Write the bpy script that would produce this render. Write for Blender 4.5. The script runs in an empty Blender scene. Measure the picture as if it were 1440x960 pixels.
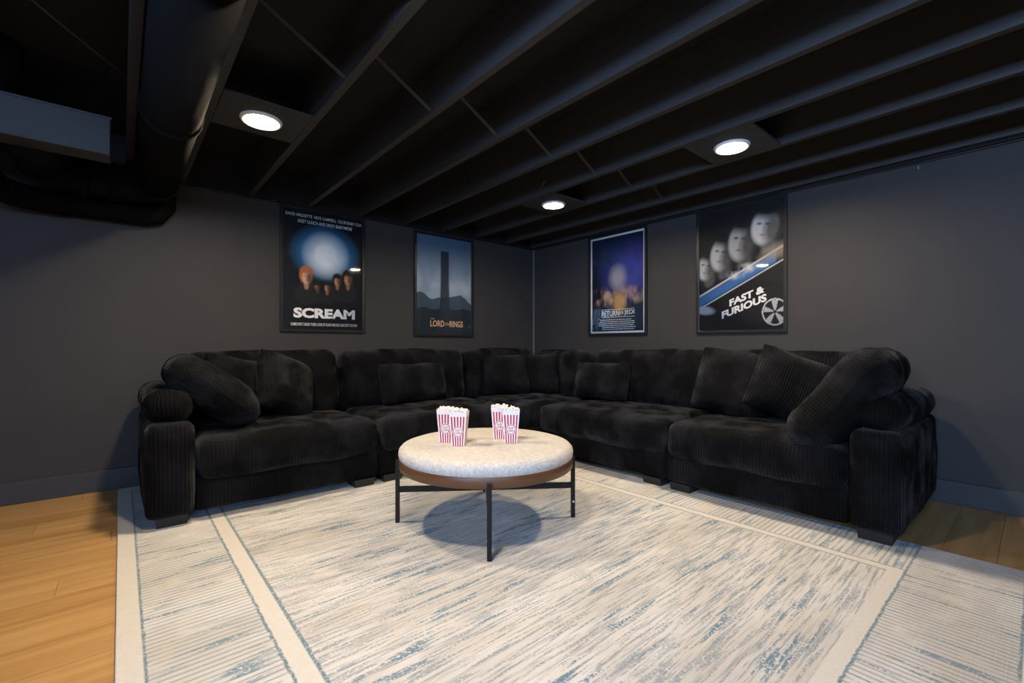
import bpy, bmesh, math, random
import numpy as np
from mathutils import Vector, Matrix, noise

random.seed(7)
R = math.radians
scn = bpy.context.scene
COL = scn.collection

# ------------------------------------------------------------------ camera, world, lights
# corner of the two poster walls is the origin; wall_left is the plane y=0, wall_right the plane x=0
YAW = R(49.3)
cam_d = bpy.data.cameras.new('camera'); cam = bpy.data.objects.new('camera', cam_d); COL.objects.link(cam)
cam_d.sensor_width = 36.0; cam_d.lens = 16.0; cam_d.shift_y = 6 / 1440
cam_d.clip_start = 0.02
cam.location = (-3.915, -4.136, 0.978)
cam.rotation_euler = (R(90), 0, YAW - R(90))
scn.camera = cam

world = bpy.data.worlds.new('world'); scn.world = world; world.use_nodes = True
world.node_tree.nodes['Background'].inputs[0].default_value = (.55, .72, 1, 1)
world.node_tree.nodes['Background'].inputs[1].default_value = 0.6

vs = scn.view_settings
vs.view_transform = 'Standard'; vs.look = 'None'; vs.exposure = 0.0; vs.gamma = 1.0
vs.use_curve_mapping = False

LAMP_POWER = 34.0                       # radiant power of one ceiling lamp
LAMP_COL = (1.0, 0.79, 0.55)
# daylight coming in through two high windows behind the camera: one in wall_side, one in wall_front
RY = -6.6; RX = -6.6; ZC = 2.42; JB = 2.18
WZ0, WZ1 = 1.42, 2.10
WINS = {'side': (-6.2, -3.7), 'front': (-6.2, -3.7)}      # y range in wall_side, x range in wall_front
DAY = {'side': 330, 'front': 150}
for k, (a0, a1) in WINS.items():
    dl = bpy.data.lights.new('daylight_' + k, 'AREA'); dl.shape = 'RECTANGLE'; dl.size = a1 - a0; dl.size_y = WZ1 - WZ0
    dl.energy = DAY[k]; dl.color = (.40, .61, 1.0)
    dlo = bpy.data.objects.new('daylight_' + k, dl); COL.objects.link(dlo)
    m_ = (a0 + a1) / 2; zm = (WZ0 + WZ1) / 2
    dlo.location = (RX - .14, m_, zm) if k == 'side' else (m_, RY - .14, zm)
    dlo.rotation_euler = (R(90), 0, R(-90) if k == 'side' else 0)

# ------------------------------------------------------------------ node helpers / materials
class NT:
    def __init__(s, name):
        s.m = bpy.data.materials.new(name); s.m.use_nodes = True; s.t = s.m.node_tree
        s.b = s.t.nodes['Principled BSDF']; s.out = s.t.nodes['Material Output']
    def n(s, typ, **kw):
        x = s.t.nodes.new(typ)
        for k, v in kw.items(): setattr(x, k, v)
        return x
    def link(s, a, b): s.t.links.new(a, b)
    def setin(s, sock, v):
        if hasattr(v, 'is_output') or isinstance(v, bpy.types.NodeSocket): s.link(v, sock)
        else: sock.default_value = v
    def math(s, op, a, b=None, c=None):
        x = s.n('ShaderNodeMath', operation=op)
        s.setin(x.inputs[0], a)
        if b is not None: s.setin(x.inputs[1], b)
        if c is not None: s.setin(x.inputs[2], c)
        return x.outputs[0]
    def step(s, v, lo, hi):
        x = s.n('ShaderNodeMapRange', interpolation_type='SMOOTHSTEP'); s.setin(x.inputs[0], v)
        x.inputs[1].default_value = lo; x.inputs[2].default_value = hi
        return x.outputs[0]
    def mix(s, f, a, b):
        x = s.n('ShaderNodeMix', data_type='RGBA'); s.setin(x.inputs[0], f)
        for i, v in ((6, a), (7, b)):
            if isinstance(v, tuple): v = v + (1,) if len(v) == 3 else v
            s.setin(x.inputs[i], v)
        return x.outputs[2]
    def noise(s, vec, scale=1, detail=2, rough=.5):
        x = s.n('ShaderNodeTexNoise'); s.link(vec, x.inputs['Vector'])
        x.inputs['Scale'].default_value = scale; x.inputs['Detail'].default_value = detail; x.inputs['Roughness'].default_value = rough
        return x.outputs[0]
    def coord(s, which='Object'): return s.n('ShaderNodeTexCoord').outputs[which]
    def scaled(s, vec, sc, loc=(0, 0, 0)):
        x = s.n('ShaderNodeMapping'); s.link(vec, x.inputs[0]); x.inputs['Scale'].default_value = sc; x.inputs['Location'].default_value = loc
        return x.outputs[0]
    def bump(s, h, strength=.3, dist=.01, nrm=None):
        x = s.n('ShaderNodeBump'); s.link(h, x.inputs['Height']); x.inputs['Strength'].default_value = strength; x.inputs['Distance'].default_value = dist
        if nrm is not None: s.link(nrm, x.inputs['Normal'])
        return x.outputs[0]
    def P(s, **kw):
        for k, v in kw.items():
            sock = s.b.inputs[k.replace('_', ' ')]
            if isinstance(v, tuple) and len(v) == 3: v = v + (1,)
            s.setin(sock, v)
        return s.m

def plain(name, col, rough=.6, bump=0, bscale=200, metal=0, spec=.5):
    t = NT(name)
    if bump:
        t.link(t.bump(t.noise(t.coord(), bscale, 3), bump, .003), t.b.inputs['Normal'])
    t.P(Base_Color=col, Roughness=rough, Metallic=metal, Specular_IOR_Level=spec)
    return t.m

M = {}
# walls: charcoal paint with an orange-peel roller texture
t = NT('wall_paint'); o = t.coord()
t.link(t.bump(t.noise(o, 160, 2), .25, .002), t.b.inputs['Normal'])
M['wall'] = t.P(Base_Color=t.mix(t.noise(o, 2.2, 3), (.036, .0335, .033), (.045, .0425, .042)), Roughness=.62, Specular_IOR_Level=.35)
M['base'] = plain('baseboard_paint', (.036, .036, .038), .5, .1, 60)
M['trimgrey'] = plain('corner_trim_paint', (.16, .16, .17), .5, .1, 60)
M['black'] = plain('ceiling_black_spray', (.008, .0075, .0075), .75, .4, 90, spec=.3)
t = NT('joist_black_paint'); o = t.coord()
g = t.noise(t.scaled(o, (40, 1.5, 40)), 1, 4)
t.link(t.bump(g, .3, .003), t.b.inputs['Normal'])
M['joist'] = t.P(Base_Color=t.mix(g, (.028, .027, .027), (.044, .043, .043)), Roughness=.55, Specular_IOR_Level=.4)
M['duct'] = plain('duct_black_paint', (.006, .006, .0065), .85, .15, 25, spec=.04)
M['ductbox'] = plain('plenum_dark_metal', (.055, .058, .062), .42, .2, 14, metal=.3)
M['strap'] = plain('strap_metal', (.05, .05, .052), .5, .2, 80, metal=.3)
M['cable'] = plain('cable_black', (.03, .03, .03), .5, .1, 80)
M['lampring'] = plain('lamp_ring_white', (.75, .72, .66), .4, .05, 60)
LENS_R = .076
for key, k in (('lens', 1.0), ('lens_dim', .45)):             # the lamp by the corner is dimmed
    t = NT('lamp_' + key)
    em = t.n('ShaderNodeEmission'); em.inputs[0].default_value = LAMP_COL + (1,)
    em.inputs[1].default_value = k * LAMP_POWER / (math.pi * math.pi * LENS_R ** 2)
    t.link(em.outputs[0], t.out.inputs[0]); M[key] = t.m

# corduroy: UV.x is metres across the ribs
def corduroy(name, pitch, a, b):
    t = NT(name); uv = t.n('ShaderNodeTexCoord').outputs['UV']; o = t.coord()
    sx = t.n('ShaderNodeSeparateXYZ'); t.link(uv, sx.inputs[0])
    wob = t.math('MULTIPLY', t.math('SUBTRACT', t.noise(o, 9, 2), .5), .010)
    u = t.math('ADD', sx.outputs[0], wob)
    rib = t.math('ABSOLUTE', t.math('SINE', t.math('MULTIPLY', u, math.pi / pitch)))
    rib = t.math('POWER', rib, .7)
    fuzz = t.noise(o, 420, 2)
    h = t.math('ADD', rib, t.math('MULTIPLY', fuzz, .35))
    nap = t.step(t.noise(t.scaled(o, (1, 1, 1), (3.1, 1.7, .4)), 5.5, 4, .6), .38, .66)
    col = t.mix(nap, a, b)
    col = t.mix(t.math('MULTIPLY', t.math('SUBTRACT', 1.0, rib), .75), col, (.0015, .0015, .0018))
    t.link(t.bump(h, .75, .006), t.b.inputs['Normal'])
    t.P(Base_Color=col, Roughness=.85, Specular_IOR_Level=.12, Sheen_Weight=t.math('MULTIPLY', nap, .10), Sheen_Roughness=.45)
    return t.m
M['cord'] = corduroy('black_corduroy', .019, (.0016, .0018, .0025), (.0052, .0058, .0084))
M['cordp'] = corduroy('black_corduroy_pillow', .015, (.0020, .0022, .0030), (.0066, .0072, .0100))
M['foot'] = plain('foot_black_plastic', (.010, .010, .0105), .5, .15, 60)

# table
t = NT('boucle_linen'); o = t.coord()
w1 = t.noise(t.scaled(o, (260, 26, 60)), 1, 2); w2 = t.noise(t.scaled(o, (26, 260, 60)), 1, 2)
w = t.math('ADD', w1, w2); t.link(t.bump(w, .35, .003), t.b.inputs['Normal'])
M['linen'] = t.P(Base_Color=t.mix(t.step(w, .7, 1.3), (.44, .42, .39), (.62, .60, .565)), Roughness=.9, Specular_IOR_Level=.15)
t = NT('walnut'); o = t.coord(); g = t.noise(t.scaled(o, (6, 6, 90)), 1, 4)
M['walnut'] = t.P(Base_Color=t.mix(g, (.065, .026, .010), (.165, .068, .026)), Roughness=.42)
M['blackmetal'] = plain('black_metal', (.008, .0075, .007), .45, .05, 60, spec=.3)
M['screw'] = plain('screw_steel', (.7, .68, .64), .3, 0, 1, metal=.8)

# popcorn
M['cardwhite'] = plain('card_white', (.80, .74, .72), .55, .05, 40)
M['cardred'] = plain('card_red', (.42, .012, .038), .5, .05, 40)
M['corn'] = plain('popcorn_white', (.82, .78, .66), .8, .6, 160)

# oak planks
t = NT('oak_plank'); o = t.coord(); ri = t.n('ShaderNodeObjectInfo').outputs['Random']
cb = t.n('ShaderNodeCombineXYZ'); t.link(t.math('MULTIPLY', ri, 37.), cb.inputs[0]); t.link(t.math('MULTIPLY', ri, 11.), cb.inputs[1])
va = t.n('ShaderNodeVectorMath', operation='ADD'); t.link(o, va.inputs[0]); t.link(cb.outputs[0], va.inputs[1])
g = t.noise(t.scaled(va.outputs[0], (1.3, 16, 1)), 1, 5, .6); fine = t.noise(t.scaled(va.outputs[0], (5, 150, 1)), 1, 3)
c = t.mix(t.step(g, .3, .7), (.38, .20, .060), (.60, .355, .135))
c = t.mix(t.math('MULTIPLY', fine, .35), c, (.32, .165, .05))
c = t.mix(t.math('MULTIPLY', ri, .35), c, (.64, .40, .17))
t.link(t.bump(fine, .08, .001), t.b.inputs['Normal'])
M['oak'] = t.P(Base_Color=c, Roughness=.42, Specular_IOR_Level=.4)
M['subfloor'] = plain('floor_joint_dark', (.10, .055, .022), .7, .2, 50)

# rug: cream with broken blue-grey streaks, streaked borders across each edge
RUG = (-3.928, -0.97, -4.20, -0.07)
t = NT('rug_weave'); o = t.coord(); s = t.n('ShaderNodeSeparateXYZ'); t.link(o, s.inputs[0]); X, Y = s.outputs[0], s.outputs[1]
wv = t.math('MULTIPLY', t.math('SUBTRACT', t.noise(o, 7, 3), .5), .008)
Xw = t.math('ADD', X, wv); Yw = t.math('ADD', Y, wv)
def streak(along, across, la, lc, lo, hi, off):
    cb = t.n('ShaderNodeCombineXYZ'); t.link(t.math('MULTIPLY', along, la), cb.inputs[0]); t.link(t.math('MULTIPLY', across, lc), cb.inputs[1]); cb.inputs[2].default_value = off
    return t.step(t.noise(cb.outputs[0], 1, 3, .6), lo, hi)
def patch(sx, sy, lo, hi, off): return t.step(t.noise(t.scaled(o, (sx, sy, 1), (off, off, off)), 1, 3), lo, hi)
rag = t.noise(o, 110, 2)
ragm = t.step(rag, .34, .52)
blueA = t.math('MULTIPLY', t.math('MULTIPLY', streak(X, Yw, 3.2, 30, .53, .60, 1.0), patch(1.6, 4.5, .42, .58, 2.)), ragm)
blueB = t.math('MULTIPLY', streak(X, Yw, 4.2, 85, .49, .58, 5.0), ragm)
greyA = streak(X, Yw, 3.5, 60, .50, .66, 9.0)
tone = t.mix(patch(1.3, 3.2, .38, .62, 6.), (.58, .55, .50), (.70, .68, .65))
tone = t.mix(t.math('MULTIPLY', patch(3., 9., .5, .66, 15.), .35), tone, (.60, .53, .42))
field = t.mix(t.math('MULTIPLY', greyA, .7), tone, (.36, .36, .35))
field = t.mix(t.math('MULTIPLY', blueB, .66), field, (.21, .27, .31))
field = t.mix(t.math('MULTIPLY', blueA, .95), field, (.13, .23, .30))
def lines(coordv, k, off):
    # regular ribbed lines broken by noise
    si = t.math('SINE', t.math('MULTIPLY', coordv, k))
    return t.math('MULTIPLY', t.step(si, .15, .85), patch(9, 9, .30, .50, off))
bx_ = t.mix(t.math('MULTIPLY', lines(Yw, 250, 3.), .62), tone, (.20, .29, .35)); bx_ = t.mix(t.math('MULTIPLY', blueA, .8), bx_, (.13, .23, .30))
by_ = t.mix(t.math('MULTIPLY', lines(Xw, 250, 4.), .62), tone, (.20, .27, .32))
blueC = t.math('MULTIPLY', streak(Y, Xw, 2.6, 34, .57, .63, 21.0), ragm); by_ = t.mix(t.math('MULTIPLY', blueC, .8), by_, (.13, .23, .30))
cream = t.mix(t.noise(o, 60, 2), (.64, .605, .54), (.73, .70, .645))
bl = t.math('MULTIPLY', t.math('SUBTRACT', t.noise(o, 45, 3), .5), .014)
Xe = t.math('ADD', X, bl); Ye = t.math('ADD', Y, bl)
def gt(v, a, w=.003): return t.step(v, a - w, a + w)
def lt(v, a, w=.003): return t.math('SUBTRACT', 1.0, gt(v, a, w))
def band(v, a, b): return t.math('MULTIPLY', gt(v, a), lt(v, b))
dark = t.mix(ragm, (.45, .45, .43), (.16, .25, .30))
XL0, XL1, XL2 = -3.862, -3.53, -3.468       # outer band | border | cream band | field
XR0, XR1, XR2 = -1.00, -1.355, -1.405
YF0, YF1, YF2 = -4.10, -3.755, -3.70
YB0, YB1, YB2 = -.17, -.50, -.57
c = field
# borders left/right have streaks across x, front/back across y
c = t.mix(lt(Xe, XL2 + .012), c, dark); c = t.mix(gt(Xe, XR2 - .008), c, dark)
c = t.mix(lt(X, XL2), c, cream); c = t.mix(gt(X, XR2), c, cream)
c = t.mix(lt(Xe, XL1 + .002), c, dark); c = t.mix(gt(Xe, XR1 - .002), c, dark)
c = t.mix(lt(Xe, XL1 - .008), c, bx_); c = t.mix(gt(Xe, XR1 + .006), c, bx_)
for (a0, a1, a2, f, sg) in ((YF0, YF1, YF2, lt, 1), (YB0, YB1, YB2, gt, -1)):
    mid = t.math('MULTIPLY', gt(X, XL1), lt(X, XR1))
    c = t.mix(t.math('MULTIPLY', f(Y, a2), mid), c, cream)
    c = t.mix(t.math('MULTIPLY', f(Ye, a1 + sg * .002), gt(X, XL1)), c, dark)
    c = t.mix(t.math('MULTIPLY', f(Ye, a1 - sg * .007), gt(X, XL1)), c, by_)
for m_ in (lt(Xe, XL0 + .008), lt(Ye, YF0 + .008)): c = t.mix(m_, c, dark)
for m_ in (lt(X, XL0), lt(Y, YF0), gt(Y, YB0)): c = t.mix(m_, c, cream)
t.link(t.bump(t.math('ADD', t.noise(o, 330, 2), t.math('MULTIPLY', streak(X, Y, 4, 120, .3, .7, 30.), .8)), .5, .004), t.b.inputs['Normal'])
M['rug'] = t.P(Base_Color=c, Roughness=.95, Specular_IOR_Level=.1, Sheen_Weight=.1)

# posters
M['frame'] = plain('frame_black', (.012, .012, .012), .35, .05, 60)
M['txtwhite'] = plain('print_white', (.93, .93, .93), .5)
M['txtgold'] = plain('print_gold', (.85, .55, .32), .5)
M['txtsilver'] = plain('print_silver', (.80, .79, .77), .5)
M['txtgrey'] = plain('print_grey', (.74, .78, .82), .5)
t = NT('poster_print'); at = t.n('ShaderNodeAttribute'); at.attribute_name = 'print'
M['print'] = t.P(Base_Color=at.outputs['Color'], Roughness=.5, Specular_IOR_Level=.3)
t = NT('acrylic_glazing'); tr = t.n('ShaderNodeBsdfTransparent'); gl = t.n('ShaderNodeBsdfGlossy'); gl.inputs['Roughness'].default_value = .03
fr = t.n('ShaderNodeFresnel'); fr.inputs[0].default_value = 1.45; mx = t.n('ShaderNodeMixShader')
t.link(fr.outputs[0], mx.inputs[0]); t.link(tr.outputs[0], mx.inputs[1]); t.link(gl.outputs[0], mx.inputs[2]); t.link(mx.outputs[0], t.out.inputs[0]); M['glaze'] = t.m
M['white'] = plain('window_white', (.7, .7, .7), .4, .05, 40)

# ------------------------------------------------------------------ object helpers
def tag(o, label=None, cat=None, group=None, kind=None):
    if label: o['label'] = label
    if cat: o['category'] = cat
    if group: o['group'] = group
    if kind: o['kind'] = kind
    return o
def empty(name, loc=(0, 0, 0), rz=0, label=None, cat=None, group=None):
    o = bpy.data.objects.new(name, None); COL.objects.link(o); o.location = loc; o.rotation_euler = (0, 0, rz)
    o.empty_display_size = .05
    return tag(o, label, cat, group)
def link(name, me, mat, parent=None, loc=None, rot=None):
    o = bpy.data.objects.new(name, me); COL.objects.link(o)
    if mat is not None and len(me.materials) == 0:
        for m_ in (mat if isinstance(mat, (list, tuple)) else [mat]): me.materials.append(m_)
    if parent: o.parent = parent
    if loc: o.location = loc
    if rot: o.rotation_euler = rot
    return o
def mesh(name, v, f, smooth=False):
    me = bpy.data.meshes.new(name); me.from_pydata([tuple(p) for p in v], [], f)
    if smooth: me.polygons.foreach_set('use_smooth', [True] * len(me.polygons))
    me.update(); return me
def boxm(name, x0, x1, y0, y1, z0, z1, bev=0.0):
    bm = bmesh.new(); bmesh.ops.create_cube(bm, size=1)
    for v in bm.verts:
        v.co = (x0 + (v.co.x + .5) * (x1 - x0), y0 + (v.co.y + .5) * (y1 - y0), z0 + (v.co.z + .5) * (z1 - z0))
    if bev: bmesh.ops.bevel(bm, geom=list(bm.edges), offset=bev, segments=2, affect='EDGES', profile=.5)
    me = bpy.data.meshes.new(name); bm.to_mesh(me); bm.free(); return me
def box(name, x0, x1, y0, y1, z0, z1, mat, parent=None, bev=0.0):
    return link(name, boxm(name, x0, x1, y0, y1, z0, z1, bev), mat, parent)
def lathe(name, prof, n=48, smooth=True, cap=True):
    v = []; f = []
    for r, z in prof:
        for i in range(n): a = 2 * math.pi * i / n; v.append((r * math.cos(a), r * math.sin(a), z))
    for j in range(len(prof) - 1):
        for i in range(n): k = (i + 1) % n; f.append((j * n + i, j * n + k, (j + 1) * n + k, (j + 1) * n + i))
    if cap: f.append(tuple(reversed(range(n)))); f.append(tuple((len(prof) - 1) * n + i for i in range(n)))
    return mesh(name, v, f, smooth)
def tube(name, pts, rad, n=20, cap=True):
    # round tube along a polyline (parallel frames)
    pts = [Vector(p) for p in pts]; v = []; f = []; up = None
    for i, p in enumerate(pts):
        d = (pts[min(i + 1, len(pts) - 1)] - pts[max(i - 1, 0)]).normalized()
        if up is None: up = Vector((0, 0, 1)) if abs(d.z) < .9 else Vector((1, 0, 0))
        a = d.cross(up).normalized(); up = a.cross(d).normalized()
        r = rad[i] if isinstance(rad, (list, tuple)) else rad
        for k in range(n): t_ = 2 * math.pi * k / n; v.append(p + r * (math.cos(t_) * a + math.sin(t_) * up))
    for i in range(len(pts) - 1):
        for k in range(n): q = (k + 1) % n; f.append((i * n + k, i * n + q, (i + 1) * n + q, (i + 1) * n + k))
    if cap: f.append(tuple(reversed(range(n)))); f.append(tuple((len(pts) - 1) * n + k for k in range(n)))
    return mesh(name, v, f, True)

def spaced(h, r, n):
    # coordinates from -h to h, denser in the rounded margin r
    e = [h - r + r * math.sin(math.pi / 2 * i / 4) for i in range(5)]
    mid = np.linspace(-(h - r), h - r, n + 1)[1:-1]
    return sorted([-x for x in e] + list(mid) + e)
def cushion(name, sx, sy, sz, r, puff=(0, 0, 0), rib={'x': 'y', 'y': 'x', 'z': 'y'}, lump=.006, seed=0, n=10, sag=None):
    # soft rounded box centred on the origin; rib = which coordinate runs across the ribs on faces of each normal
    H = (sx / 2, sy / 2, sz / 2); r = min(r, *(h * .98 for h in H))
    cs = [spaced(h, r, max(3, int(n * h / max(H)))) for h in H]
    idx = {}; V = []; Fc = []
    def vid(p):
        k = tuple(round(c_, 6) for c_ in p)
        if k not in idx: idx[k] = len(V); V.append(p)
        return idx[k]
    for ax in range(3):
        a, b = (ax + 1) % 3, (ax + 2) % 3
        for sg in (-1, 1):
            for i in range(len(cs[a]) - 1):
                for j in range(len(cs[b]) - 1):
                    q = []
                    for (ii, jj) in ((i, j), (i + 1, j), (i + 1, j + 1), (i, j + 1)):
                        p = [0, 0, 0]; p[ax] = sg * H[ax]; p[a] = cs[a][ii]; p[b] = cs[b][jj]; q.append(vid(tuple(p)))
                    if sg < 0: q.reverse()
                    Fc.append(q)
    out = []
    for p in V:
        inn = [max(-(H[k] - r), min(H[k] - r, p[k])) for k in range(3)]
        d = Vector([p[k] - inn[k] for k in range(3)])
        if d.length > 1e-9: d = d.normalized() * r
        q = Vector(inn) + d
        u = [q[k] / H[k] for k in range(3)]
        for k in range(3):
            if puff[k]:
                a, b = (k + 1) % 3, (k + 2) % 3
                w = max(0, 1 - u[a] ** 2) ** .7 * max(0, 1 - u[b] ** 2) ** .7
                q[k] += puff[k] * w * u[k]
        if lump:
            nv = noise.noise_vector(Vector((q.x * 4 + seed * 7.3, q.y * 4 + seed * 3.1, q.z * 4 - seed)))
            n2 = noise.noise_vector(Vector((q.x * 11 + seed, q.y * 11, q.z * 11 + seed * 2)))
            q = q + nv * lump * 2.2 + n2 * lump * .7
        if sag: q = sag(q, u)
        out.append(q)
    me = mesh(name, out, Fc, True)
    uv = me.uv_layers.new(name='UVMap'); ci = {'x': 0, 'y': 1, 'z': 2}
    vc = [V[i] for i in range(len(V))]
    for pl in me.polygons:
        nn = pl.normal; k = max(range(3), key=lambda q_: abs(nn[q_])); rc = ci[rib['xyz'[k]]]
        oc = [q_ for q_ in range(3) if q_ not in (k, rc)]; oc = oc[0] if oc else (k + 1) % 3
        for li in pl.loop_indices:
            co = vc[me.loops[li].vertex_index]; uv.data[li].uv = (co[rc], co[oc])
    return me
def pillow(name, w, h, th, seed=0, ribaxis='x', n=22, pinch=.07):
    # knife-edged throw pillow in the XZ plane, front towards -Y
    V = []; Fc = []
    g = [math.sin(math.pi / 2 * (2 * i / n - 1)) for i in range(n + 1)]
    for side in (-1, 1):
        for j in range(n + 1):
            for i in range(n + 1):
                u, v = g[i], g[j]
                x = u * w / 2 * (1 - pinch * (1 - v * v) * abs(u) ** 2); z = v * h / 2 * (1 - pinch * (1 - u * u) * abs(v) ** 2)
                cr = 1 - .07 * (abs(u) * abs(v)) ** 3; x *= cr; z *= cr
                tt = th / 2 * (max(0, 1 - u ** 4) ** .62) * (max(0, 1 - v ** 4) ** .62)
                p = Vector((x, side * tt, z))
                nv = noise.noise_vector(Vector((x * 6 + seed * 5.1, side * 2 + seed, z * 6)))
                e = (1 - u ** 6) * (1 - v ** 6)
                p += Vector((nv.x * .008, nv.y * .016 * e, nv.z * .010))
                V.append(p)
    N = (n + 1) * (n + 1)
    for sd in range(2):
        for j in range(n):
            for i in range(n):
                a = sd * N + j * (n + 1) + i; q = [a, a + 1, a + n + 2, a + n + 1]
                Fc.append(q if sd == 0 else q[::-1])
    bm = bmesh.new(); vv = [bm.verts.new(p) for p in V]
    for q in Fc: bm.faces.new([vv[k] for k in q])
    uvl = bm.loops.layers.uv.new('UVMap')
    for f_ in bm.faces:
        f_.smooth = True
        for l in f_.loops: co = l.vert.co; l[uvl].uv = (co.x, co.z) if ribaxis == 'x' else (co.z, co.x)
    # weld the seam
    rim = [k for k in range(N) if k % (n + 1) in (0, n) or k // (n + 1) in (0, n)]
    for k in rim:
        m_ = (V[k] + V[k + N]) / 2; vv[k].co = m_; vv[k + N].co = m_
    bmesh.ops.remove_doubles(bm, verts=[vv[k] for k in rim] + [vv[k + N] for k in rim], dist=1e-5)
    bmesh.ops.recalc_face_normals(bm, faces=bm.faces)
    me = bpy.data.meshes.new(name); bm.to_mesh(me); bm.free(); return me
def text_mesh(name, body, x0, x1, z0, z1, bold=.0, shear=0, spacing=1.0, y=0.0):
    cu = bpy.data.curves.new(name, 'FONT'); cu.body = body; cu.offset = bold; cu.shear = shear; cu.space_character = spacing
    cu.align_x = 'CENTER'; cu.resolution_u = 3
    ob = bpy.data.objects.new(name, cu); COL.objects.link(ob)
    bpy.context.view_layer.update()
    me = bpy.data.meshes.new_from_object(ob.evaluated_get(bpy.context.evaluated_depsgraph_get()))
    bpy.data.objects.remove(ob); bpy.data.curves.remove(cu)
    n = len(me.vertices); co = np.zeros(n * 3); me.vertices.foreach_get('co', co); co = co.reshape(-1, 3)
    lo = co.min(0); hi = co.max(0); q = np.zeros_like(co)
    q[:, 0] = x0 + (co[:, 0] - lo[0]) / (hi[0] - lo[0]) * (x1 - x0)
    q[:, 2] = z0 + (co[:, 1] - lo[1]) / (hi[1] - lo[1]) * (z1 - z0); q[:, 1] = y
    me.vertices.foreach_set('co', q.ravel()); me.materials.clear(); me.name = name; me.update(); return me

# ------------------------------------------------------------------ the room
floor = box('floor', RX, 0, RY, 0, -.10, -.006, M['subfloor']); tag(floor, kind='structure')
PW, PL = .182, 1.25
pm = [boxm('plank', 0, PL - .0015, 0, PW - .0015, -.006, 0.0)]
pm[0].materials.append(M['oak'])
row = 0; y = 0.0
cut = {}
while y > RY + .01:
    y1 = max(RY, y - PW); x = RX - (row * .47) % PL
    while x < -.01:
        a, b = max(RX, x), min(0.0, x + PL)
        if b - a > .03:
            if b - a > PL - .001 and y - y1 > PW - .001: me = pm[0]; loc = (a, y1, 0)
            else:
                me = boxm('plank', 0, b - a - .0015, 0, y - y1 - .0015, -.006, 0); me.materials.append(M['oak']); loc = (a, y1, 0)
            p = bpy.data.objects.new('plank', me); COL.objects.link(p); p.parent = floor; p.location = loc
        x += PL
    y = y1; row += 1

def struct(o): return tag(o, kind='structure')
struct(box('wall_left', RX, 0.12, 0, .12, -.1, ZC, M['wall']))
struct(box('wall_right', 0, .12, RY, 0, -.1, ZC, M['wall']))
def window_wall(name, a0, a1, w0, w1, place):
    # wall running along local x with an opening; local y 0 is the room face, +y leads outdoors
    bm = bmesh.new()
    for (x0, x1, z0, z1) in ((a0, w0, -.1, ZC), (w1, a1, -.1, ZC), (w0, w1, -.1, WZ0), (w0, w1, WZ1, ZC)):
        for v in bmesh.ops.create_cube(bm, size=1)['verts']:
            v.co = place(x0 + (v.co.x + .5) * (x1 - x0), (v.co.y + .5) * .12, z0 + (v.co.z + .5) * (z1 - z0))
    bmesh.ops.recalc_face_normals(bm, faces=bm.faces)
    me = bpy.data.meshes.new(name); bm.to_mesh(me); bm.free(); struct(link(name, me, M['wall']))
window_wall('wall_front', RX - .12, .12, *WINS['front'], lambda a, d, z: (a, RY - d, z))
window_wall('wall_side', RY, .12, *WINS['side'], lambda a, d, z: (RX - d, a, z))
for k, nm in (('side', 'window_1'), ('front', 'window_2')):
    w0, w1 = WINS[k]; ww, wh = w1 - w0, WZ1 - WZ0
    wo = struct(empty(nm, (RX, w0, WZ0) if k == 'side' else (w1, RY, WZ0), R(90) if k == 'side' else R(180)))
    for a in ((0, ww, 0, .05), (0, ww, wh - .05, wh), (0, .05, .05, wh - .05), (ww - .05, ww, .05, wh - .05), (ww / 2 - .025, ww / 2 + .025, .05, wh - .05)):
        box('window_frame', a[0], a[1], .04, .10, a[2], a[3], M['white'], wo)
    for a in ((.05, ww / 2 - .025), (ww / 2 + .025, ww - .05)):
        box('pane', a[0], a[1], .069, .075, .05, wh - .05, M['glaze'], wo)
struct(box('baseboard_left', RX, -.016, -.016, 0, 0, .14, M['base'], bev=.003))
struct(box('baseboard_right', -.016, 0, RY, 0, 0, .14, M['base'], bev=.003))
struct(box('trim_1', -.014, 0, -.014, 0, .14, 2.165, M['trimgrey'], bev=.002))
# sill plates capping the walls under the joists
struct(box('trim_2', RX, 0, -.02, 0, 2.165, ZC, M['black'])); struct(box('trim_3', -.02, 0, RY, -.02, 2.165, ZC, M['black']))

ceiling = struct(box('ceiling', RX, .12, RY, .12, ZC, ZC + .06, M['black']))
jx = [-3.57 + .445 * k for k in range(9)] + [-3.87, -4.36, -4.8, -5.25, -5.7, -6.15]
jm = boxm('joist', -.02, .02, RY + .002, -.021, 0, ZC - JB, .002); jm.materials.append(M['joist'])
for x in jx:
    o = bpy.data.objects.new('joist', jm); COL.objects.link(o); o.parent = ceiling; o.location = (min(x, -.045), 0, JB)
# cross-bridging straps between the joists
def strap(xa, za, xb, zb, y):
    d = Vector((xb - xa, 0, zb - za)); L = d.length; n_ = Vector((-d.z, 0, d.x)) / L * .0012
    v = []
    for yy in (y - .012, y + .012):
        for (px, pz, s_) in ((xa, za, 1), (xb, zb, 1), (xb, zb, -1), (xa, za, -1)): v.append((px + n_.x * s_, yy, pz + n_.z * s_))
    f = [(0, 1, 2, 3), (7, 6, 5, 4), (0, 4, 5, 1), (1, 5, 6, 2), (2, 6, 7, 3), (3, 7, 4, 0)]
    link('bridging_strap', mesh('bridging_strap', v, f), M['strap'], ceiling)
js = sorted(jx)
for yb in (-2.08, -4.6):
    for a, b in zip(js[:-1], js[1:]):
        if a < -3.7 or b > -.03: continue
        strap(a + .02, ZC - .012, b - .02, JB + .012, yb)
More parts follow.
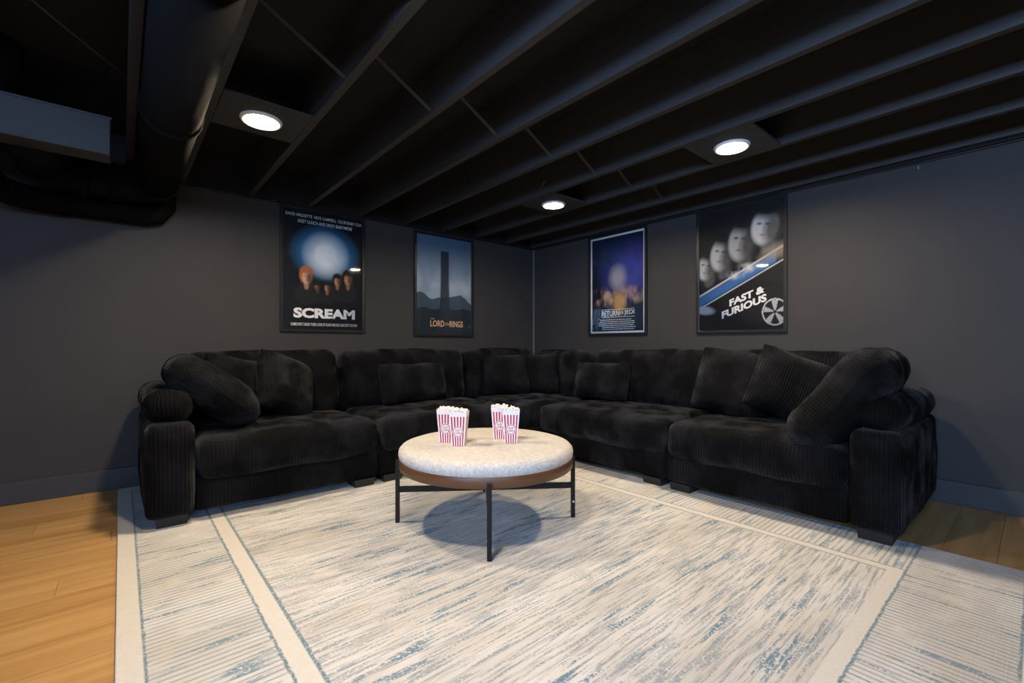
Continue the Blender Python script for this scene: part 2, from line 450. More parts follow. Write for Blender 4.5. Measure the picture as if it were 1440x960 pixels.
# mounting boards and ceiling lamps
LX = (-3.347, -1.122); LY = (-1.43, -2.92, -4.45)
where = {(0, 0): 'round ceiling lamp on a board, nearest the left wall beside the black duct', (1, 0): 'smallest round ceiling lamp, above the room corner between the middle posters',
         (1, 1): 'round ceiling lamp in front of the rightmost poster', (0, 1): 'round ceiling lamp nearest the camera, above the top edge of the picture'}
rm = lathe('trim_ring', [(LENS_R, 0), (.100, 0), (.1015, -.004), (.098, -.012), (.092, -.017), (LENS_R + .007, -.013), (LENS_R, -.003)], 40, True, False)
lm_ = mesh('lens', [(LENS_R * math.cos(2 * math.pi * i / 40), LENS_R * math.sin(2 * math.pi * i / 40), -.0025) for i in range(40)], [tuple(reversed(range(40)))])
for i, lx in enumerate(LX):
    for j, ly in enumerate(LY):
        if (i, j) in ((1, 2), (0, 2)): continue
        box('mounting_board', lx - .2, lx + .2, ly - .2, ly + .2, JB, JB + .012, M['joist'], ceiling)
        L = empty('ceiling_lamp', (lx, ly, JB), 0, where.get((i, j), 'round ceiling lamp over the floor behind the camera, outside the picture'), 'lamp', 'round ceiling lamps')
        link('trim_ring', rm, M['lampring'], L); link('lens', lm_.copy(), M['lens_dim' if (i, j) == (1, 0) else 'lens'], L)

# ducts along the left wall
def arc(cx, cy, r, a0, a1, z, n=6): return [(cx + r * math.cos(R(a0 + (a1 - a0) * i / n)), cy + r * math.sin(R(a0 + (a1 - a0) * i / n)), z) for i in range(n + 1)]
dz = 2.03; DR = .112
def local(pts, o): return [(p[0] - o[0], p[1] - o[1], p[2] - o[2]) for p in pts]
o1 = (-3.74, -.24, dz)
d1 = empty('round_duct', o1, 0, 'large black round duct bending along the left wall near the ceiling', 'duct')
for nm, pts, r_ in (('riser_elbow', [(-3.74, -2.80, ZC - .005), (-3.74, -2.80, 2.30), (-3.74, -2.77, 2.17), (-3.74, -2.69, 2.08), (-3.74, -2.60, dz)], DR - .003), ('straight_run', [(-3.74, -2.60, dz), (-3.74, -.44, dz)], DR), ('elbow', arc(-3.94, -.44, .20, 0, 90, dz, 4), DR + .004),
                    ('wall_run', [(-3.94, -.24, dz), (-4.08, -.24, dz)], DR - .004), ('return_elbow', arc(-4.08, -.42, .18, 90, 180, dz, 4), DR), ('box_run', [(-4.26, -.42, dz), (-4.26, -.845, dz)], DR - .004)):
    link(nm, tube(nm, local(pts, o1), r_, 24), M['duct'], d1)
for (p, q) in (((-3.74, -.46, dz), (-3.74, -.43, dz)), ((-3.93, -.24, dz), (-3.96, -.24, dz)), ((-4.07, -.24, dz), (-4.10, -.24, dz)), ((-3.74, -1.6, dz), (-3.74, -1.56, dz))):
    link('joint_band', tube('joint_band', local([p, q], o1), DR + .009, 24), M['duct'], d1)
o2 = (-4.5, -.08, 1.88)
d2 = empty('round_duct', o2, 0, 'smaller black round duct bending low against the wall at the far left', 'duct')
link('straight_run', tube('straight_run', local([(-4.46, -1.8, 1.878), (-4.46, -.36, 1.878)], o2), .07, 20), M['duct'], d2)
link('elbow', tube('elbow', local(arc(-4.18, -.36, .28, 180, 90, 1.878, 4), o2), .074, 20), M['duct'], d2)
link('wall_run', tube('wall_run', local([(-4.18, -.08, 1.878), (-3.80, -.08, 1.878), (-3.72, -.08, 1.90), (-3.68, -.08, 1.95), (-3.68, -.08, 2.16)], o2), .068, 20), M['duct'], d2)
o3 = (-4.5, -1.0, 1.962)
d3 = empty('duct_box', o3, 0, 'flat dark metal duct box hanging at the upper left', 'duct box')
box('body', -.7, .545, 0, .15, 0, .193, M['ductbox'], d3, bev=.004)
box('flange', -.7, .55, -.006, .154, .183, .193, M['ductbox'], d3); box('seam_strip', -.06, -.03, -.004, .0, 0.004, .181, M['ductbox'], d3)
link('collar', tube('collar', [(.13, .075, .193), (.13, .075, .25), (.13, .07, .31), (.13, .06, .43)], [.06, .06, .09, .11], 20), M['duct'], d3)
def wire(pts, lab, r=.004):
    P_ = [Vector(p) for p in pts]; q = []
    for i in range(len(P_) - 1):
        p0, p1, p2, p3 = P_[max(i - 1, 0)], P_[i], P_[i + 1], P_[min(i + 2, len(P_) - 1)]
        for k in range(6):
            s_ = k / 6; q.append(.5 * ((2 * p1) + (-p0 + p2) * s_ + (2 * p0 - 5 * p1 + 4 * p2 - p3) * s_ ** 2 + (-p0 + 3 * p1 - 3 * p2 + p3) * s_ ** 3))
    q.append(P_[-1]); tag(link('cable', tube('cable', q, r, 6), M['cable']), lab, 'cable')
wire([(-4.33, -2.05, 2.27), (-4.2, -1.85, 2.22), (-4.03, -1.6, 2.21), (-3.90, -1.35, 2.24)], 'thin black cable sagging between joists above the metal duct box')
wire([(-1.55, -1.75, 2.19), (-1.47, -1.62, 2.155), (-1.36, -1.5, 2.15), (-1.24, -1.45, 2.19)], 'thin cable loop beside the smallest ceiling lamp')
wire([(-3.5, -.05, 2.155), (-3.3, -.03, 2.165), (-3.1, -.03, 2.155), (-2.95, -.03, 2.172)], 'black cable lying along the top of the left wall')
wire([(-.025, -4.6, 2.16), (-.025, -4.0, 2.152), (-.025, -3.4, 2.156), (-.025, -2.8, 2.160)], 'thin black cable run along the top of the right wall', .003)
hk = empty('cable_hook', (-.003, -3.62, 2.12), 0, 'tiny metal hook at the top of the right wall', 'hook')
box('plate', -.006, .003, -.008, .008, 0, .03, M['strap'], hk, .001); link('hook', tube('hook', [(-.006, 0, .02), (-.016, 0, .012), (-.018, 0, 0), (-.010, 0, -.006)], .003, 8), M['screw'], hk)

# ------------------------------------------------------------------ rug
rb = boxm('area_rug', RUG[0], RUG[1], RUG[2], RUG[3], 0.0, .011, .004)
tag(link('area_rug', rb, M['rug']), 'large cream rug with broken blue-grey streaks under the table and sofa', 'rug')

# ------------------------------------------------------------------ sectional sofa (five modules)
RZ = .011     # rug top
def feet(root, pts):
    fm = bpy.data.meshes.get('foot_mesh')
    if fm is None:
        fm = lathe('foot_mesh', [(.094, 0), (.102, .05)], 4, False); fm.transform(Matrix.Rotation(R(45), 4, 'Z')); fm.materials.append(M['foot'])
    for (x, y_) in pts:
        o = bpy.data.objects.new('foot', fm); COL.objects.link(o); o.parent = root; o.location = (x, y_, 0)
FR, BK = -1.13, -.05         # front and back planes (local y) of every module
def seat_sag(seed, amp=.012):
    def f(q, u):
        if u[2] > .2:
            q.z += amp * (noise.noise(Vector((q.x * 3.2 + seed, q.y * 3.2, seed))) * 1.6) * max(0, 1 - u[0] ** 4) * (1 - .3 * u[1])
        return q
    return f
def module(name, label, loc, rz, w, arm=0, seed=0):
    # local x: 0..w along the seat; arm -1 on the left end, +1 on the right end
    root = empty(name, loc, rz, label, 'sofa section', 'sections of the black corner sofa')
    A = .215
    def part(n, me, cx, cy, cz, rot=None): return link(n, me, M['cord'], root, (cx, cy, cz), rot)
    x0, x1 = 0, w
    part('base', cushion('base', w, 1.05, .20, .025, rib={'x': 'y', 'y': 'x', 'z': 'x'}, lump=.003, seed=seed), w / 2, -.575, .15)
    part('back_frame', cushion('back_frame', w, .20, .66, .05, rib={'x': 'y', 'y': 'x', 'z': 'x'}, lump=.004, seed=seed + 1), w / 2, BK - .10, .47)
    part('seat_cushion', cushion('seat_cushion', w - .022, .79, .23, .065, (0.004, .022, .03), {'x': 'y', 'y': 'x', 'z': 'y'}, .006, seed + 2, 14, seat_sag(seed)), w / 2, -.745, .335)
    part('back_cushion', cushion('back_cushion', w - .026, .25, .50, .095, (.0, .03, .012), {'x': 'z', 'y': 'x', 'z': 'x'}, .008, seed + 3, 14), w / 2, -.285, .675, (R(-7), 0, 0))
    fx = [.10, w - .10]
    if arm:
        ax = -A / 2 if arm < 0 else w + A / 2
        part('arm', cushion('arm', A, 1.09, .50, .045, (.006, .006, .0), {'x': 'y', 'y': 'x', 'z': 'x'}, .004, seed + 4), ax, -.595, .30)
        part('arm_bolster', cushion('arm_bolster', A + .01, .98, .185, .088, (.006, .02, .006), {'x': 'y', 'y': 'x', 'z': 'x'}, .007, seed + 5), ax, -.60, .632)
        if arm < 0: fx[0] = -A + .115
        else: fx[1] = w + A - .115
    feet(root, [(x, y_) for x in fx for y_ in (-1.03, -.16)])
    return root
module('sofa_section', 'black corduroy sofa section with arm at the left end, under the leftmost poster', (-3.605, 0, RZ), 0, 1.065, -1, 1)
module('sofa_section', 'armless black corduroy sofa section left of the corner, holding one lumbar pillow', (-2.53, 0, RZ), 0, 1.24, 0, 11)
module('sofa_section', 'armless black corduroy sofa section right of the corner, holding one lumbar pillow', (0, -1.235, RZ), R(-90), 1.225, 0, 21)
module('sofa_section', 'black corduroy sofa section with arm at the right end, under the rightmost poster', (0, -2.47, RZ), R(-90), 1.03, 1, 31)
# corner section
CW = 1.23
root = empty('sofa_section', (-1.28, 0, RZ), 0, 'black corduroy corner section of the sofa where both runs meet', 'sofa section', 'sections of the black corner sofa')
def cpart(n, me, p, rot=None): return link(n, me, M['cord'], root, p, rot)
cpart('base', cushion('base', CW, 1.17, .20, .025, rib={'x': 'y', 'y': 'x', 'z': 'x'}, lump=.003, seed=41), (CW / 2, -.635, .15))
cpart('back_frame', cushion('back_frame', CW, .20, .66, .05, rib={'x': 'y', 'y': 'x', 'z': 'x'}, lump=.004, seed=42), (CW / 2, -.15, .47))
cpart('back_frame', cushion('back_frame', .20, .96, .66, .05, rib={'x': 'y', 'y': 'x', 'z': 'x'}, lump=.004, seed=43), (CW - .10, -.735, .47))
cpart('seat_cushion', cushion('seat_cushion', .85, .80, .23, .065, (.01, .02, .03), {'x': 'y', 'y': 'x', 'z': 'y'}, .006, 44, 14), (.435, -.80, .335))
cpart('back_cushion', cushion('back_cushion', .92, .25, .50, .095, (0, .03, .012), {'x': 'z', 'y': 'x', 'z': 'x'}, .008, 45, 14), (.46, -.285, .675), (R(-7), 0, 0))
cpart('back_cushion', cushion('back_cushion', .25, .76, .50, .095, (.03, 0, .012), {'x': 'y', 'y': 'z', 'z': 'y'}, .008, 46, 14), (CW - .265, -.81, .67), (0, R(7), 0))
feet(root, [(.10, -1.12), (.10, -.16), (CW - .1, -1.12), (CW - .1, -.16)])

# loose cushions
def cushion_thing(name, me, loc, rot, label, cat='pillow', group='loose black corduroy pillows'):
    o = link(name, me, M['cordp'], None, loc, rot); tag(o, label, cat, group); return o
SEAT = .478
# thick arm cushions leaning over both arms
cushion_thing('arm_cushion', cushion('arm_cushion', .54, .50, .20, .098, (.02, .02, .025), {'x': 'z', 'y': 'z', 'z': 'y'}, .010, 51, 12), (-3.485, -.80, .70), (0, R(40), 0), 'thick black cushion leaning over the left sofa arm')
cushion_thing('arm_cushion', cushion('arm_cushion', .56, .62, .235, .115, (.02, .02, .025), {'x': 'y', 'y': 'x', 'z': 'y'}, .010, 52, 12), (-.86, -3.44, .685), (R(-52), 0, R(4)), 'thick black cushion slumped over the right sofa arm')
def pil(w, h, th, loc, rot, label, seed, rib='x', n=22):
    return cushion_thing('throw_pillow', pillow('throw_pillow', w, h, th, seed, rib, n), loc, rot, label)
pil(.46, .42, .18, (-3.30, -.50, .70), (R(-16), R(12), R(12)), 'black pillow tucked behind the thick cushion on the left arm', 61)
pil(.48, .46, .22, (-3.02, -.62, .695), (R(-24), R(22), R(26)), 'square black pillow leaning beside the thick left cushion', 62)
pil(.70, .36, .17, (-1.96, -.545, .655), (R(-14), 0, R(4)), 'rectangular black lumbar pillow below the misty blue poster', 63)
pil(.50, .42, .17, (-.95, -.60, .69), (R(-14), 0, R(-28)), 'wide black pillow in the sofa corner, the left of two', 64)
pil(.46, .42, .16, (-.62, -.72, .69), (R(-14), 0, R(-58)), 'black pillow in the sofa corner, the right of two', 65)
pil(.60, .36, .16, (-.56, -1.49, .655), (R(-14), 0, R(-84)), 'rectangular black lumbar pillow below the white-bordered poster', 66)
pil(.54, .50, .18, (-.57, -2.69, .715), (R(-20), R(8), R(-80)), 'square black ribbed pillow below the rightmost poster', 67)
pil(.48, .48, .20, (-.60, -3.06, .715), (R(-22), R(22), R(-62)), 'black pillow squeezed against the thick right cushion', 68)

# ------------------------------------------------------------------ round ottoman table
TC = Vector((-2.37, -2.123, RZ)); ta = math.atan2(.684, -.128)
tb = empty('coffee_table', TC, 0, 'round coffee table with padded cream top, walnut rim and black metal legs', 'table')
link('cushion_top', lathe('cushion_top', [(.40, .358), (.462, .36), (.474, .372), (.478, .392), (.474, .412), (.462, .425), (.44, .432), (.36, .437), (.2, .439), (.02, .44)], 72), M['linen'], tb)
link('wood_rim', lathe('wood_rim', [(.455, .316), (.472, .316), (.475, .319), (.475, .364), (.472, .368), (.455, .368), (.455, .316)], 72, True, False), M['walnut'], tb)
for k in range(4):
    a = math.atan2(-1.829 + 2.123, -2.774 + 2.37) + k * math.pi / 2
    c_, s_ = math.cos(a), math.sin(a)
    lg = link('leg', bpy.data.meshes.get('leg_m') or boxm('leg_m', .476, .498, -.011, .011, 0, .345, .002), M['blackmetal'], tb, None, (0, 0, a))
    lb = link('stretcher', bpy.data.meshes.get('str_m') or boxm('str_m', .004, .478, -.006, .006, .165, .197, .001), M['blackmetal'], tb, None, (0, 0, a))
    link('screw', bpy.data.meshes.get('scr_m') or lathe('scr_m', [(.006, 0), (.006, .002), (.003, .0035)], 10), M['screw'], lg, (.487, -.0115, .09), (R(90), 0, 0))
    link('screw', bpy.data.meshes.get('scr_m'), M['screw'], lb, (.06, -.0065, .181), (R(90), 0, 0))

# ------------------------------------------------------------------ popcorn boxes
def popbox(x, y_, rz, label, seed):
    root = empty('popcorn_box', (x, y_, RZ + .4405), rz, label, 'popcorn box', 'striped popcorn boxes on the table')
    root.scale = (.92, .92, .92)
    hb, ht, db, dt, Hh = .036, .052, .028, .038, .195
    nst = 11; V = []; Fc = []; mi = []
    def pt(face, s_, z):                       # s_ in -1..1 along a face, z 0..1
        hx = hb + (ht - hb) * z; hy = db + (dt - db) * z
        return {'f': (s_ * hx, -hy), 'r': (hx, s_ * hy), 'b': (-s_ * hx, hy), 'l': (-hx, -s_ * hy)}[face] + (z * Hh,)
    for face in 'frbl':
        n = nst if face in 'fb' else 9
        edges = []
        for k in range(n + 1): edges.append(-1 + 2 * k / n)
        for k in range(n):
            top = 1 + (.035 if face in 'fb' else .02) * (k % 2)
            top_s = .86
            b0 = len(V)
            for z in (0, top_s, top):
                V.append(pt(face, edges[k], z)); V.append(pt(face, edges[k + 1], z))
            Fc.append((b0, b0 + 1, b0 + 3, b0 + 2)); mi.append(1 if k % 2 else 0)
            Fc.append((b0 + 2, b0 + 3, b0 + 5, b0 + 4)); mi.append(0)
    b0 = len(V); V += [(-hb, -db, .001), (hb, -db, .001), (hb, db, .001), (-hb, db, .001)]; Fc.append((b0 + 3, b0 + 2, b0 + 1, b0)); mi.append(0)
    me = mesh('carton', V, Fc); me.materials.append(M['cardwhite']); me.materials.append(M['cardred']); me.polygons.foreach_set('material_index', mi)
    link('carton', me, None, root)
    # round badge on the front face, lying on the sloping card
    tilt = math.atan2(dt - db, Hh); zc = .082; yf = -(db + (dt - db) * zc / Hh)
    bd = link('badge', mesh('badge', [(.0315 * math.cos(2 * math.pi * i / 36), -.0006, .0315 * math.sin(2 * math.pi * i / 36)) for i in range(36)], [tuple(range(36))]), M['cardwhite'], root, (0, yf, zc), (tilt, 0, 0))
    rv = []; rf = []
    for i in range(36):
        a = 2 * math.pi * i / 36
        for r_ in (.0255, .0290): rv.append((r_ * math.cos(a), -.0009, r_ * math.sin(a)))
    for i in range(36): k = (i + 1) % 36; rf.append((2 * i, 2 * i + 1, 2 * k + 1, 2 * k))
    link('ring', mesh('ring', rv, rf), M['cardred'], bd)
    for body, a in (('POP', (-.0135, .0135, .0015, .0140)), ('CORN', (-.0205, .0205, -.0140, -.0015))):
        me = bpy.data.meshes.get('txt_' + body) or text_mesh('txt_' + body, body, *a, bold=.012, y=-.0010)
        link('lettering', me, M['cardred'], bd)
    bm = bmesh.new(); rr = random.Random(seed)
    for k in range(46):
        px, py = rr.uniform(-.046, .046), rr.uniform(-.033, .033)
        mt = Matrix.Translation((px, py, Hh * .965 + rr.uniform(-.006, .012) + .008 * (1 - (px / .05) ** 2)))
        g_ = bmesh.ops.create_icosphere(bm, subdivisions=1, radius=rr.uniform(.006, .0095), matrix=mt)
        for v in g_['verts']: v.co += Vector((rr.uniform(-1, 1), rr.uniform(-1, 1), rr.uniform(-1, 1))) * .0022
    for q in [(-.049, -.035), (.049, -.035), (.049, .035), (-.049, .035)]: bm.verts.new((q[0], q[1], Hh * .95))
    bm.verts.ensure_lookup_table(); bm.faces.new(bm.verts[-4:])
    me = bpy.data.meshes.new('popcorn'); bm.to_mesh(me); bm.free(); o = link('popcorn', me, M['corn'], root); o['kind'] = 'stuff'
fz = math.atan2(.61, .79) * -1           # local -y turned towards the camera side of the room
popbox(-2.553, -2.122, fz - R(10), 'front popcorn box of the left pair on the table', 1)
popbox(-2.557, -2.004, fz - R(6), 'popcorn box partly hidden behind the front one of the left pair', 2)
popbox(-2.300, -2.250, fz - R(4), 'front popcorn box of the right pair on the table', 3)
popbox(-2.275, -2.122, fz - R(4), 'popcorn box partly hidden behind the front one of the right pair', 4)

# ------------------------------------------------------------------ framed posters
PWid, PHei = .727, 1.072
FW = .024; PX, PZ = PWid / 2 - FW, PHei - 2 * FW          # half width / height of the print
def ell(u, v, cu, cv, ru, rv, soft=.25, ang=0):
    du, dv = u - cu, (v - cv) * 1.5
    if ang: a = R(ang); du, dv = du * math.cos(a) + dv * math.sin(a), -du * math.sin(a) + dv * math.cos(a)
    d = np.sqrt((du / ru) ** 2 + (dv / (rv * 1.5)) ** 2)
    return np.clip((1 + soft - d) / (2 * soft), 0, 1)
def vnoise(u, v, s, seed, oct_=3):
    rg = np.random.RandomState(seed); out = 0 * u; amp = 1.; tot = 0
    for k in range(oct_):
        n = int(s * 2 ** k) + 2; g = rg.rand(n + 2, n + 2); x = np.clip(u, 0, 1) * n; y_ = np.clip(v, 0, 1) * n
        i = np.floor(x).astype(int); j = np.floor(y_).astype(int); fx = x - i; fy = y_ - j; fx = fx * fx * (3 - 2 * fx); fy = fy * fy * (3 - 2 * fy)
        out = out + amp * ((g[j, i] * (1 - fx) + g[j, i + 1] * fx) * (1 - fy) + (g[j + 1, i] * (1 - fx) + g[j + 1, i + 1] * fx) * fy); tot += amp; amp *= .5
    return out / tot
def lay(img, m, col): return img * (1 - m[..., None]) + np.array(col) * m[..., None]
def figure(img, u, v, cu, cv, s, skin, hair):
    # a plain anonymous head and shoulders
    sk = np.array(skin)
    img = lay(img, ell(u, v, cu, cv - 1.25 * s, 1.25 * s, .80 * s, .12), (.016, .017, .021))
    img = lay(img, ell(u, v, cu + .05 * s, cv - .62 * s, .26 * s, .34 * s, .2), sk * .55)
    img = lay(img, ell(u, v, cu, cv + .10 * s, .70 * s, .66 * s, .12), hair)
    return face(img, u, v, cu + .07 * s, cv - .06 * s, .48 * s, .50 * s, 0, skin, hair)
def face(img, u, v, cu, cv, ru, rv, ang, skin, hair):
    sk = np.array(skin, float); a = R(ang)
    def off(x, y_): return cu + (x * math.cos(a) - y_ * math.sin(a)) * ru, cv + (x * math.sin(a) + y_ * math.cos(a)) * rv
    img = lay(img, ell(u, v, cu, cv, ru, rv, .14, ang), sk)
    img = lay(img, ell(u, v, *off(.62, -.1), ru * .60, rv * .95, .5, ang) * .9, sk * .12)
    for ex in (-.40, .22):
        img = lay(img, ell(u, v, *off(ex, .16), ru * .20, rv * .07, .5, ang) * .85, sk * .10)
    img = lay(img, ell(u, v, *off(.02, -.12), ru * .09, rv * .16, .6, ang) * .5, sk * .4)
    img = lay(img, ell(u, v, *off(-.08, -.46), ru * .26, rv * .06, .5, ang) * .8, sk * .3)
    img = lay(img, ell(u, v, *off(.10, 1.02), ru * 1.25, rv * .50, .45, ang), hair)
    return img
def art1(u, v):
    img = np.zeros(u.shape + (3,)) + (.004, .006, .010)
    n = vnoise(u, v, 5, 3)
    img = lay(img, ell(u, v, .52, .66, .36, .20, .30) * .95, (.03, .22, .46))
    img = lay(img, ell(u, v, .52, .64, .22, .15, .45) * np.clip(.6 + n, 0, 1), (.86, .94, .98))
    for (a, b, s, sk, h) in ((.80, .455, .105, (.55, .28, .16), (.02, .012, .01)), (.66, .43, .085, (.55, .30, .18), (.015, .01, .01)), (.40, .36, .065, (.40, .20, .12), (.02, .012, .01)), (.53, .365, .07, (.50, .26, .15), (.02, .012, .01)), (.27, .445, .115, (.75, .45, .30), (.50, .16, .07))):
        img = figure(img, u, v, a, b, s, sk, h)
    return img
def art2(u, v):
    n = vnoise(u, v * .9, 5, 11, 4); g = np.clip(1 - np.abs(v - .50) / .42, 0, 1)
    k = np.clip(.15 + .9 * g * (.35 + n), 0, 1)
    img = np.zeros(u.shape + (3,)) + np.array((.05, .14, .25))
    img = lay(img, k * .95, (.52, .64, .76))
    hill = v < .36 + .06 * np.sin(u * 9 + 1) * np.abs(u - .5) * 2 + .05 * vnoise(u, v * 0, 6, 5) - .05 * np.abs(u - .5)
    img = lay(img, hill * .9, (.030, .065, .10))
    img = lay(img, (hill & (v < .24 + .05 * vnoise(u, v, 6, 8))) * .9, (.012, .022, .035))
    hw = .085 + .05 * np.clip(.55 - v, 0, 1) + .10 * np.clip(.30 - v, 0, 1) * 3
    col = np.clip((hw - np.abs(u - .50)) / .02, 0, 1) * (v < .86)
    img = lay(img, col * .93, (.020, .032, .055))
    return img
def art3(u, v):
    n = vnoise(u, v, 6, 21, 4)
    img = np.zeros(u.shape + (3,)) + (.008, .012, .028)
    img = lay(img, ell(u, v, .70, .62, .38, .22, .6) * np.clip(.4 + n, 0, 1), (.06, .07, .36))
    img = lay(img, ell(u, v, .35, .80, .30, .16, .6) * n * .8, (.02, .06, .13))
    img = lay(img, ell(u, v, .50, .12, .6, .16, .5) * .8, (.012, .035, .065))
    img = lay(img, ell(u, v, .52, .56, .13, .11, .5) * .9, (.40, .38, .42))
    w = ell(u, v, .5, .375, .50, .085, .4) * np.clip(vnoise(u, v, 11, 23, 3) * 2.4 - .7, 0, 1)
    img = lay(img, w, (.50, .34, .26))
    img = lay(img, ell(u, v, .55, .31, .11, .11, .4) * .85, (.55, .33, .12))
    bd = (u < .028) | (u > .972) | (v < .019) | (v > .981)
    return lay(img, bd * 1., (.80, .82, .84))
def art4(u, v):
    n = vnoise(u, v, 6, 31, 4)
    img = np.zeros(u.shape + (3,)) + (.010, .0105, .011)
    for (a, b, ru, rv, k, ang) in ((.10, .56, .15, .13, .34, -12), (.29, .655, .165, .165, .34, -10), (.53, .735, .18, .185, .30, -8), (.80, .82, .18, .165, .42, -8)):
        img = lay(img, ell(u, v, a, b + .01, ru * 1.05, rv, .2, ang), (.014, .014, .014))
        img = lay(img, ell(u, v, a + .03, b - rv, ru * .42, rv * .45, .3, ang), (k * .3, k * .3, k * .3))
        img = face(img, u, v, a - .01, b - .015, ru * .80, rv * .84, ang, (k * 1.25, k * 1.25, k * 1.22), (.012, .012, .012))
    d = v - (.30 + .34 * u)                                   # diagonal bonnet-like band
    img = lay(img, np.clip((.035 - d) / .02, 0, 1), (.010, .010, .011))
    img = lay(img, (np.clip((.045 - np.abs(d + .055)) / .012, 0, 1)) * (u < .92), (.045, .14, .34))
    img = lay(img, np.clip((.012 - np.abs(d + .002)) / .008, 0, 1) * .9, (.55, .58, .60))
    img = lay(img, np.clip((.008 - np.abs(d + .108)) / .006, 0, 1) * .9, (.60, .66, .72))
    img = lay(img, ell(u, v, .53, .475, .15, .045, .4, 18) * np.clip(vnoise(u, v, 16, 33, 2) * 2 - .4, 0, 1), (.62, .62, .60))
    img = lay(img, ell(u, v, .92, .60, .16, .05, .6, 20) * .6, (.42, .34, .24))
    img = lay(img, ell(u, v, .07, .175, .12, .035, .3, -8) * .8, (.45, .48, .50))
    # plain spoked ring
    du, dv = (u - .905) / .60, (v - .135) * 1.5 / .60; rr_ = np.sqrt((du / .235) ** 2 + (dv / .262) ** 2); an = np.arctan2(dv, du)
    img = lay(img, ((rr_ > .90) & (rr_ < 1.0)) * .9, (.60, .60, .60))
    img = lay(img, ((rr_ < .88) & (np.abs(((an + .3) / (2 * math.pi) * 5) % 1 - .5) < .17 + .05 / (rr_ + .2))) * .8, (.50, .50, .50))
    img = lay(img, (rr_ < .13) * 1., (.02, .02, .02))
    return img
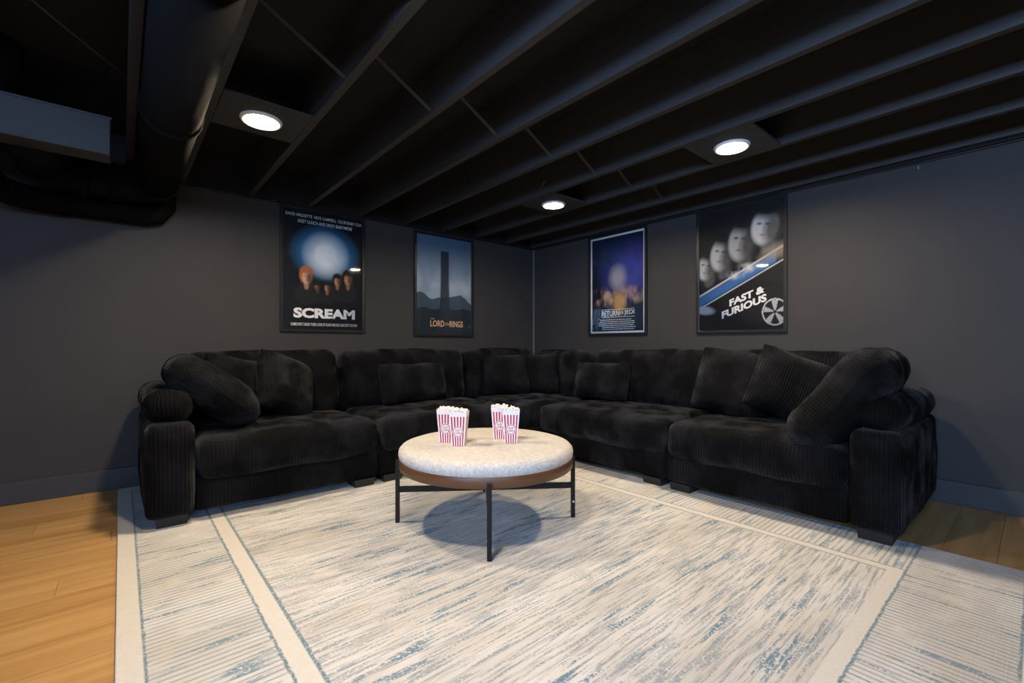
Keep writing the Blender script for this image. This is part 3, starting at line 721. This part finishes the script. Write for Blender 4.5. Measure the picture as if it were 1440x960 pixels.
def make_poster(loc, rz, label, art, texts, nu=128, nv=188):
    root = empty('framed_poster', loc, rz, label, 'poster', 'framed posters on the dark walls')
    for a in ((-PWid / 2, PWid / 2, 0, FW), (-PWid / 2, PWid / 2, PHei - FW, PHei), (-PWid / 2, -PWid / 2 + FW, FW, PHei - FW), (PWid / 2 - FW, PWid / 2, FW, PHei - FW)):
        box('frame_rail', a[0], a[1], -.024, -.001, a[2], a[3], M['frame'], root, bev=.002)
    box('backing', -PX, PX, -.006, -.001, FW, PHei - FW, M['frame'], root)
    us = np.linspace(0, 1, nu + 1); vs_ = np.linspace(0, 1, nv + 1); U, Vv = np.meshgrid(us, vs_)
    img = art(U, Vv)
    co = np.stack([(-PX + U * 2 * PX), np.full_like(U, -.008), FW + Vv * PZ], -1).reshape(-1, 3)
    idx = np.arange((nu + 1) * (nv + 1)).reshape(nv + 1, nu + 1)
    fc = np.stack([idx[:-1, :-1], idx[:-1, 1:], idx[1:, 1:], idx[1:, :-1]], -1).reshape(-1, 4)
    me = bpy.data.meshes.new('print'); me.from_pydata(co.tolist(), [], fc.tolist())
    ca = me.color_attributes.new('print', 'FLOAT_COLOR', 'POINT')
    rgba = np.concatenate([np.clip(img, 0, 1).reshape(-1, 3), np.ones((co.shape[0], 1))], 1)
    ca.data.foreach_set('color', rgba.astype(np.float32).ravel()); me.update()
    pr = link('print', me, M['print'], root)
    for tx in texts:
        body, u0, u1, v0, v1, mat = tx[:6]; kw = tx[6] if len(tx) > 6 else {}
        rot = kw.pop('rot', 0)
        x0, x1, z0, z1 = -PX + u0 * 2 * PX, -PX + u1 * 2 * PX, FW + v0 * PZ, FW + v1 * PZ
        if body is None:
            bm = bmesh.new(); rr = random.Random(5)             # faint credit lines
            for k in range(6):
                zz = z1 - (k + .5) * (z1 - z0) / 6; x = x0 + rr.uniform(0, .06); xe = x1 - rr.uniform(0, .06)
                while x < xe:
                    L = rr.uniform(.012, .045); q = [bm.verts.new((a, -.0092, zz + b)) for a, b in ((x, -.003), (min(x + L, xe), -.003), (min(x + L, xe), .003), (x, .003))]; bm.faces.new(q); x += L + .006
            me = bpy.data.meshes.new('credit_lines'); bm.to_mesh(me); bm.free(); link('credit_lines', me, M[mat], pr); continue
        if body == '-':
            link('rule_line', boxm('rule_line', x0, x1, -.0094, -.0088, z0, z1), M[mat], pr); continue
        me = text_mesh('lettering', body, x0, x1, z0, z1, y=-.0092, **kw)
        if rot:
            cx, cz = (x0 + x1) / 2, (z0 + z1) / 2
            me.transform(Matrix.Translation((cx, 0, cz)) @ Matrix.Rotation(R(-rot), 4, 'Y') @ Matrix.Translation((-cx, 0, -cz)))
        link('lettering', me, M[mat], pr)
    box('glazing', -PX, PX, -.0145, -.0125, FW, PHei - FW, M['glaze'], root)
    return root
make_poster((-2.548, 0, 1.096), 0, 'framed black poster with a blue-white glow and large white title, leftmost of all', art1, [
    ('DAVID ARQUETTE  NEVE CAMPBELL  COURTENEY COX', .03, .99, .935, .965, 'txtwhite', dict(bold=.012)),
    ('SKEET ULRICH AND DREW BARRYMORE', .17, .86, .890, .918, 'txtwhite', dict(bold=.012)),
    ('SCREAM', .12, .90, .095, .180, 'txtwhite', dict(bold=.05)),
    ("SOMEONE'S TAKEN THEIR LOVE OF SCARY MOVIES ONE STEP TOO FAR", .09, .93, .030, .055, 'txtwhite', dict(bold=.01))])
make_poster((-1.305, 0, 1.074), 0, 'framed misty blue poster with a dark tower shape, right one on the left wall', art2, [
    ('LORD', .24, .49, .078, .142, 'txtgold', dict(bold=.02)), ('OF THE', .505, .575, .092, .122, 'txtgold', dict(bold=.01)), ('RINGS', .59, .84, .078, .142, 'txtgold', dict(bold=.02)),
    ('THE', .24, .31, .150, .166, 'txtgold', {})])
make_poster((0, -1.259, 1.087), R(-90), 'framed dark blue poster with a white border, left one on the right wall', art3, [
    ('-', .22, .82, .238, .242, 'txtgrey'), ('-', .22, .82, .160, .164, 'txtgrey'),
    ('RETURN', .22, .55, .172, .228, 'txtgrey', dict(bold=.015)), ('OF THE', .56, .625, .185, .215, 'txtgrey', dict(bold=.015)), ('JEDI', .64, .82, .172, .228, 'txtgrey', dict(bold=.015)),
    (None, .14, .84, .03, .145, 'txtgrey')])
make_poster((0, -2.494, 1.084), R(-90), 'framed black and grey poster with a blue diagonal band, rightmost on the right wall', art4, [
    ('FAST &', .36, .80, .243, .298, 'txtsilver', dict(bold=.045, shear=.25, rot=20)), ('FURIOUS', .26, .84, .160, .218, 'txtsilver', dict(bold=.045, shear=.25, rot=20))])
